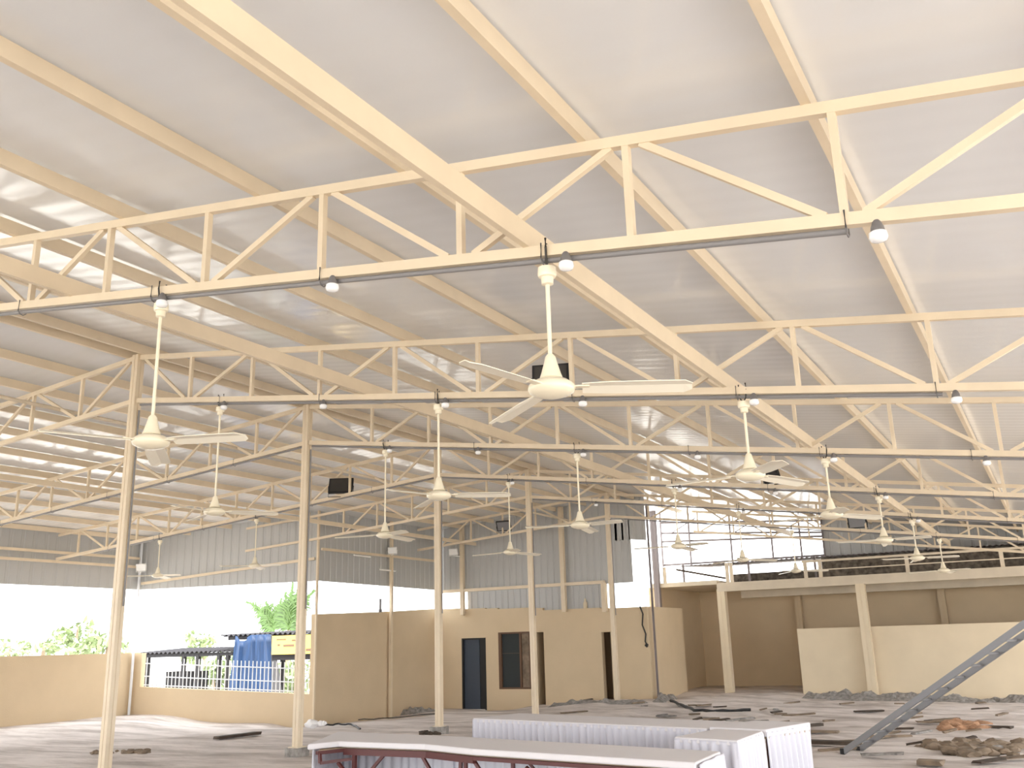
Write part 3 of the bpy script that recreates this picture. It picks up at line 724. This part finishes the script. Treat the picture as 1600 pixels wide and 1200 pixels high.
# trees
def leaf_blob(mb, c, r, n, s, flat_=.8):
    for _ in range(n):
        v = Vector((random.gauss(0,1), random.gauss(0,1), random.gauss(0,1))).normalized()*r*random.random()**.4
        p = Vector(c)+Vector((v.x, v.y, v.z*flat_)); a = Vector((random.uniform(-1,1), random.uniform(-1,1), random.uniform(-1,1))).normalized(); b = a.orthogonal().normalized()
        k = s*random.uniform(.6,1.3); mb.add([p-a*k, p+b*k*.4, p+a*k, p-b*k*.4], [(0,1,2,3)])
def tree(px, py_top, py_bot, wpx, Y, label, n=500):
    t_ = fr_on(px, py_top, Y); b_ = fr_on(px, py_bot, Y); h = t_.z-b_.z; sc_ = (fr_on(px+wpx, py_bot, Y)-b_).length
    t = thing('tree', label, 'tree', (b_.x, Y, -.5), 0, 'pale green trees beyond the left wall')
    mb = MB(); mb.tube([(0,0,0),(.1,0,b_.z+.5),(0,.1,t_.z+.2)], [.18,.12,.03], 8); mb.build('trunk', 'bark', t)
    mb = MB()
    for q in range(9):
        f_ = random.random(); ww = sc_*(1-f_)*.75
        leaf_blob(mb, (random.uniform(-ww,ww), random.uniform(-1,1), b_.z+.5+h*f_), h*.22+.25, n//9, .22)
    mb.build('foliage', 'leaf', t)
tree(115, 968, 1025, 42, 34, 'tallest pale green tree above the left wall', 380)
tree(65, 992, 1025, 30, 36, 'low pale bush above the far left of the wall', 160)
tree(12, 1004, 1026, 20, 35, 'pale bush at the left edge of the picture', 100)
tree(165, 990, 1025, 30, 33, 'pale green tree just left of the near ridge column', 220)
tree(318, 995, 1030, 26, 38, 'small tree seen over the low lean-to', 240)
tree(330, 1040, 1085, 40, 30, 'pale shrub behind the white fence', 300)
tree(465, 1030, 1085, 22, 30, 'shrub behind the shed post near the tall wall', 260)
def palm(px, py, Y, fronds, label):
    b_ = fr_on(px, py, Y); t = thing('palm_tree', label, 'palm', (b_.x, Y, -.5))
    mb = MB(); mb.tube([(0,0,0),(.1,0,b_.z*.5),(0,0,b_.z+.5)], [.2,.15,.13], 8); mb.build('trunk', 'bark', t)
    for (tx, ty, sag) in fronds:
        e = fr_on(tx, ty, Y)-Vector((b_.x, Y, -.5)); s = Vector((0,0,b_.z+.5)); mb = MB(); pts = []
        for i in range(13):
            f_ = i/12; p = s.lerp(e, f_)+Vector((0,0,sag*math.sin(f_*math.pi))); pts.append(p)
        mb.tube(pts, [.035*(1-i/14) for i in range(13)], 5)
        for i in range(1, 12):
            for h_ in range(3):
                f_ = (i+h_/3)/12; p = s.lerp(e, f_)+Vector((0,0,sag*math.sin(f_*math.pi))); ax = (e-s).normalized()
                for sgn in (-1, 1):
                    pr = ax.cross(Vector((0,1,0))).normalized()*sgn
                    l_ = .62*math.sin(min(1, f_*1.15+.1)*math.pi)+.12
                    q = p+(pr*.75+ax*.55+Vector((0,random.uniform(-.3,.3),-.25))).normalized()*l_
                    wv = ax*.05; mb.add([p-wv, q, p+wv], [(0,1,2)])
        mb.smooth = False; mb.build('frond', 'palm', t)
palm(428, 988, 34, [(384,940,.3),(398,952,.2),(415,940,.2),(408,972,.1),(440,935,.1)], 'palm with drooping fronds above the shed roof')
palm(450, 985, 31, [(458,905,.0),(466,918,.0),(446,925,.0),(437,945,.1),(474,935,.1),(492,922,.2),(438,965,.1),(470,955,.0)], 'palm with upright bright fronds behind a ridge column')

# ------------------------------------------------------------------ debris on the floor
def at_floor(px, py, dz=0):
    dv = fw+Rv*((px-800)/F)-Uv*((py-600)/F); t = -1.6/dv.z; p = Vector((CX,0,1.6))+dv*t
    for _ in range(4):
        z = fz(p.x, p.y)+dz; t = (z-1.6)/dv.z; p = Vector((CX,0,1.6))+dv*t
    return p
def plank(pa, pb, wd, ht, label, mt='board', name='plank', group=None):
    a = at_floor(*pa); b = at_floor(*pb); a.z += ht/2+.02; b.z += ht/2+.02
    mb = MB(); n = 6; d_ = (b-a)
    sdd = d_.cross(Vector((0,0,1))).normalized()
    for i in range(n):
        p = a+d_*(i/n); q = a+d_*((i+1)/n)
        j0 = sdd*random.uniform(-.1,.1)*wd
    mb.bar(a, b, wd, ht)
    mb.v = [v+Vector((random.uniform(-.12,.12)*wd, random.uniform(-.12,.12)*wd, random.uniform(-.1,.1)*ht)) for v in mb.v]
    return tag(mb.build(name, mt), label, 'board' if name == 'plank' else name.replace('_',' '), group)
plank((338,1157), (403,1149), .16, .05, 'dark plank lying alone on the pale floor at the left', 'board_dark')
plank((1245,1139), (1285,1136), .10, .05, 'dark plank beside the right end of the tables', 'board_dark')
plank((1240,1163), (1345,1166), .16, .05, 'long brown board on the floor leading to the ladder foot', 'board_dark')
plank((1540,1140), (1582,1142), .12, .05, 'dark board behind the broken bricks at the right', 'board_dark')
plank((1240,1145), (1310,1147), .2, .03, 'pale strip of board beyond the right end of the tables', 'board')
plank((1435,1196), (1475,1198), .2, .05, 'pale board end at the bottom right corner', 'board')
def lump(mb, c, r, seed, fl=.6):
    b = bmesh.new(); bmesh.ops.create_icosphere(b, subdivisions=2, radius=1)
    o = len(mb.v)
    for v in b.verts:
        k = 1+.5*noise.noise(v.co*1.5+Vector((seed,0,0))); mb.v.append(Vector(c)+Vector((v.co.x*r*k*1.3, v.co.y*r*k, v.co.z*r*k*fl)))
    for f_ in b.faces: mb.f.append(tuple(o+v.index for v in f_.verts))
    b.free()
def ridge(px0, px1, py0, py1, wd, ht, label, mt):
    a = at_floor(px0, py0); b = at_floor(px1, py1); L = (b-a).length; n = max(12, int(L/.07)); k = 12
    d_ = (b-a)/L; sdd = Vector((-d_.y, d_.x, 0)).normalized(); mb = MB()
    for i in range(n+1):
        for j in range(k+1):
            f_ = j/k; e_ = math.sin(f_*math.pi)*min(1, i/3, (n-i)/3)
            p = a+d_*(L*i/n)+sdd*wd*(f_-.5)
            h_ = ht*e_*(.45+.55*noise.noise(p*2.2)+.6*abs(noise.noise(p*6))); p.z = fz(p.x, p.y)-.03+max(.0, h_); mb.v.append(p)
    for i in range(n):
        for j in range(k): c_ = i*(k+1)+j; mb.f.append((c_, c_+1, c_+k+2, c_+k+1))
    return tag(mb.build('rubble_strip', mt, smooth=False), label, 'rubble', kind='stuff')
def heap(px0, px1, py, n, r, label, mt, name='rubble_heap', dpy=4):
    mb = MB()
    for k in range(n):
        p = at_floor(random.uniform(px0,px1), py+random.uniform(-dpy,dpy)); lump(mb, (p.x,p.y,p.z+r*.2), r*random.uniform(.4,1.1), k*3.1)
    o = mb.build(name, mt, smooth=False); return tag(o, label, 'rubble')
heap(118*1.0+25, 230, 1177, 26, .07, 'low heap of brown scraps around the foot of the near ridge column', 'board', dpy=3)
heap(655, 685, 1147, 12, .07, 'small brown heap beside the fourth ridge column', 'board_dark', dpy=2)
ridge(619, 684, 1117, 1111, .4, .28, 'grey cement rubble along the foot of the tall wall', 'rubble')
ridge(1252, 1640, 1091, 1099, .9, .3, 'grey mortar rubble along the foot of the pale partition', 'rubble')
heap(1480, 1540, 1137, 34, .13, 'broken orange bricks and boards on the right of the floor', 'brick', dpy=5)
heap(1450, 1600, 1172, 46, .12, 'brown broken slabs near the bottom right corner', 'board', dpy=10)
ridge(855, 1015, 1105, 1099, .5, .16, 'low line of rubble along the foot of the back wall', 'rubble')
ridge(1026, 1052, 1097, 1091, .4, .26, 'grey rubble at the corner beside the slab room', 'rubble')
for k in range(60):
    px = random.choice([random.uniform(840,1330), random.uniform(1330,1600), random.uniform(1000,1600)]); py = random.uniform(1093,1135) if px < 1240 else random.uniform(1098,1198)
    p = at_floor(px, py); s_ = random.uniform(.05,.16); mb = MB()
    an = YAW+random.uniform(-.5,.5); ll = s_*random.uniform(1.5,5); wv = Vector((math.cos(an),math.sin(an),0))
    mb.bar(p-wv*ll/2+Vector((0,0,.03)), p+wv*ll/2+Vector((0,0,random.uniform(.02,.07))), s_*.8, .03)
    mb.v = [v+Vector((random.uniform(-.2,.2)*s_, random.uniform(-.2,.2)*s_, 0)) for v in mb.v]
    tag(mb.build('broken_board', random.choice(['board','board_dark','rubble','board'])), 'small broken board lying among the rubble on the floor', 'board', 'broken boards on the rubble floor')
# cables
def cable(name, pts, r, label, mt='cable'):
    mb = MB(); P = []
    for a, b in zip(pts[:-1], pts[1:]):
        for k in range(5):
            f_ = k/5; P.append((a[0]+(b[0]-a[0])*f_, a[1]+(b[1]-a[1])*f_))
    P.append(pts[-1]); Q = []
    for i, (x, y) in enumerate(P):
        p = at_floor(x+math.sin(i)*1.0, y); p.z += .05+.01*math.sin(i*1.7); Q.append(p)
    mb.tube(Q, r, 6); tag(mb.build(name, mt), label, 'cable')
cable('cable', [(1048,1098),(1068,1106),(1085,1113),(1120,1115),(1172,1113)], .035, 'thick black cable curling over the rubble before the slab room')
cable('cable', [(505,1137),(530,1135),(552,1136),(562,1143)], .02, 'dark cable running along the foot of the tall wall')
cable('cable', [(560,1128),(600,1126),(680,1118)], .012, 'thin cable lying towards the grey rubble')
hc = MB(); Q = [(.20,25.48,2.52),(.28,25.48,2.3),(.24,25.48,2.0),(.33,25.48,1.75),(.30,25.48,1.55),(.36,25.48,1.4)]
hc.tube(Q, .02, 6); lump(hc, (.33,25.48,1.45), .035, 4, 1.6); tag(hc.build('cable', 'cable'), 'dark tangled wire hanging beside the right end of the back wall', 'cable')
p = at_floor(487,1140); mb = MB(); lump(mb, (p.x,p.y,p.z+.12), .13, 2, .8); lump(mb, (p.x+.22,p.y+.05,p.z+.12), .09, 5, .7); tag(mb.build('plastic_bag', 'paper', smooth=True), 'crumpled white plastic bag on the floor by a ridge column', 'bag')
p = at_floor(620,1113); mb = MB(); mb.box(p.x-.15,p.x+.15,p.y-.1,p.y+.1,p.z-.05,p.z+.12); tag(mb.build('cement_block', 'paper'), 'small white block at the corner of the tall wall', 'block')
mb = MB(); mb.lathe([(.05,0),(.055,.05),(.05,.09),(.03,.1)], (-6.55,22.3,2.57), 12); mb.tube([(-6.55,22.3,2.62),(-6.55,22.3,2.95)], .035, 10); tag(mb.build('lamp_holder', 'clamp'), 'small grey lamp holder standing on the tall wall', 'lamp')
mb = MB(); mb.lathe([(.06,0),(.06,.16),(.03,.2),(.025,.28)], (-1.55,25.58,2.53), 12); tag(mb.build('bottle', 'wall_light'), 'small pale bottle standing on top of the back wall', 'bottle')
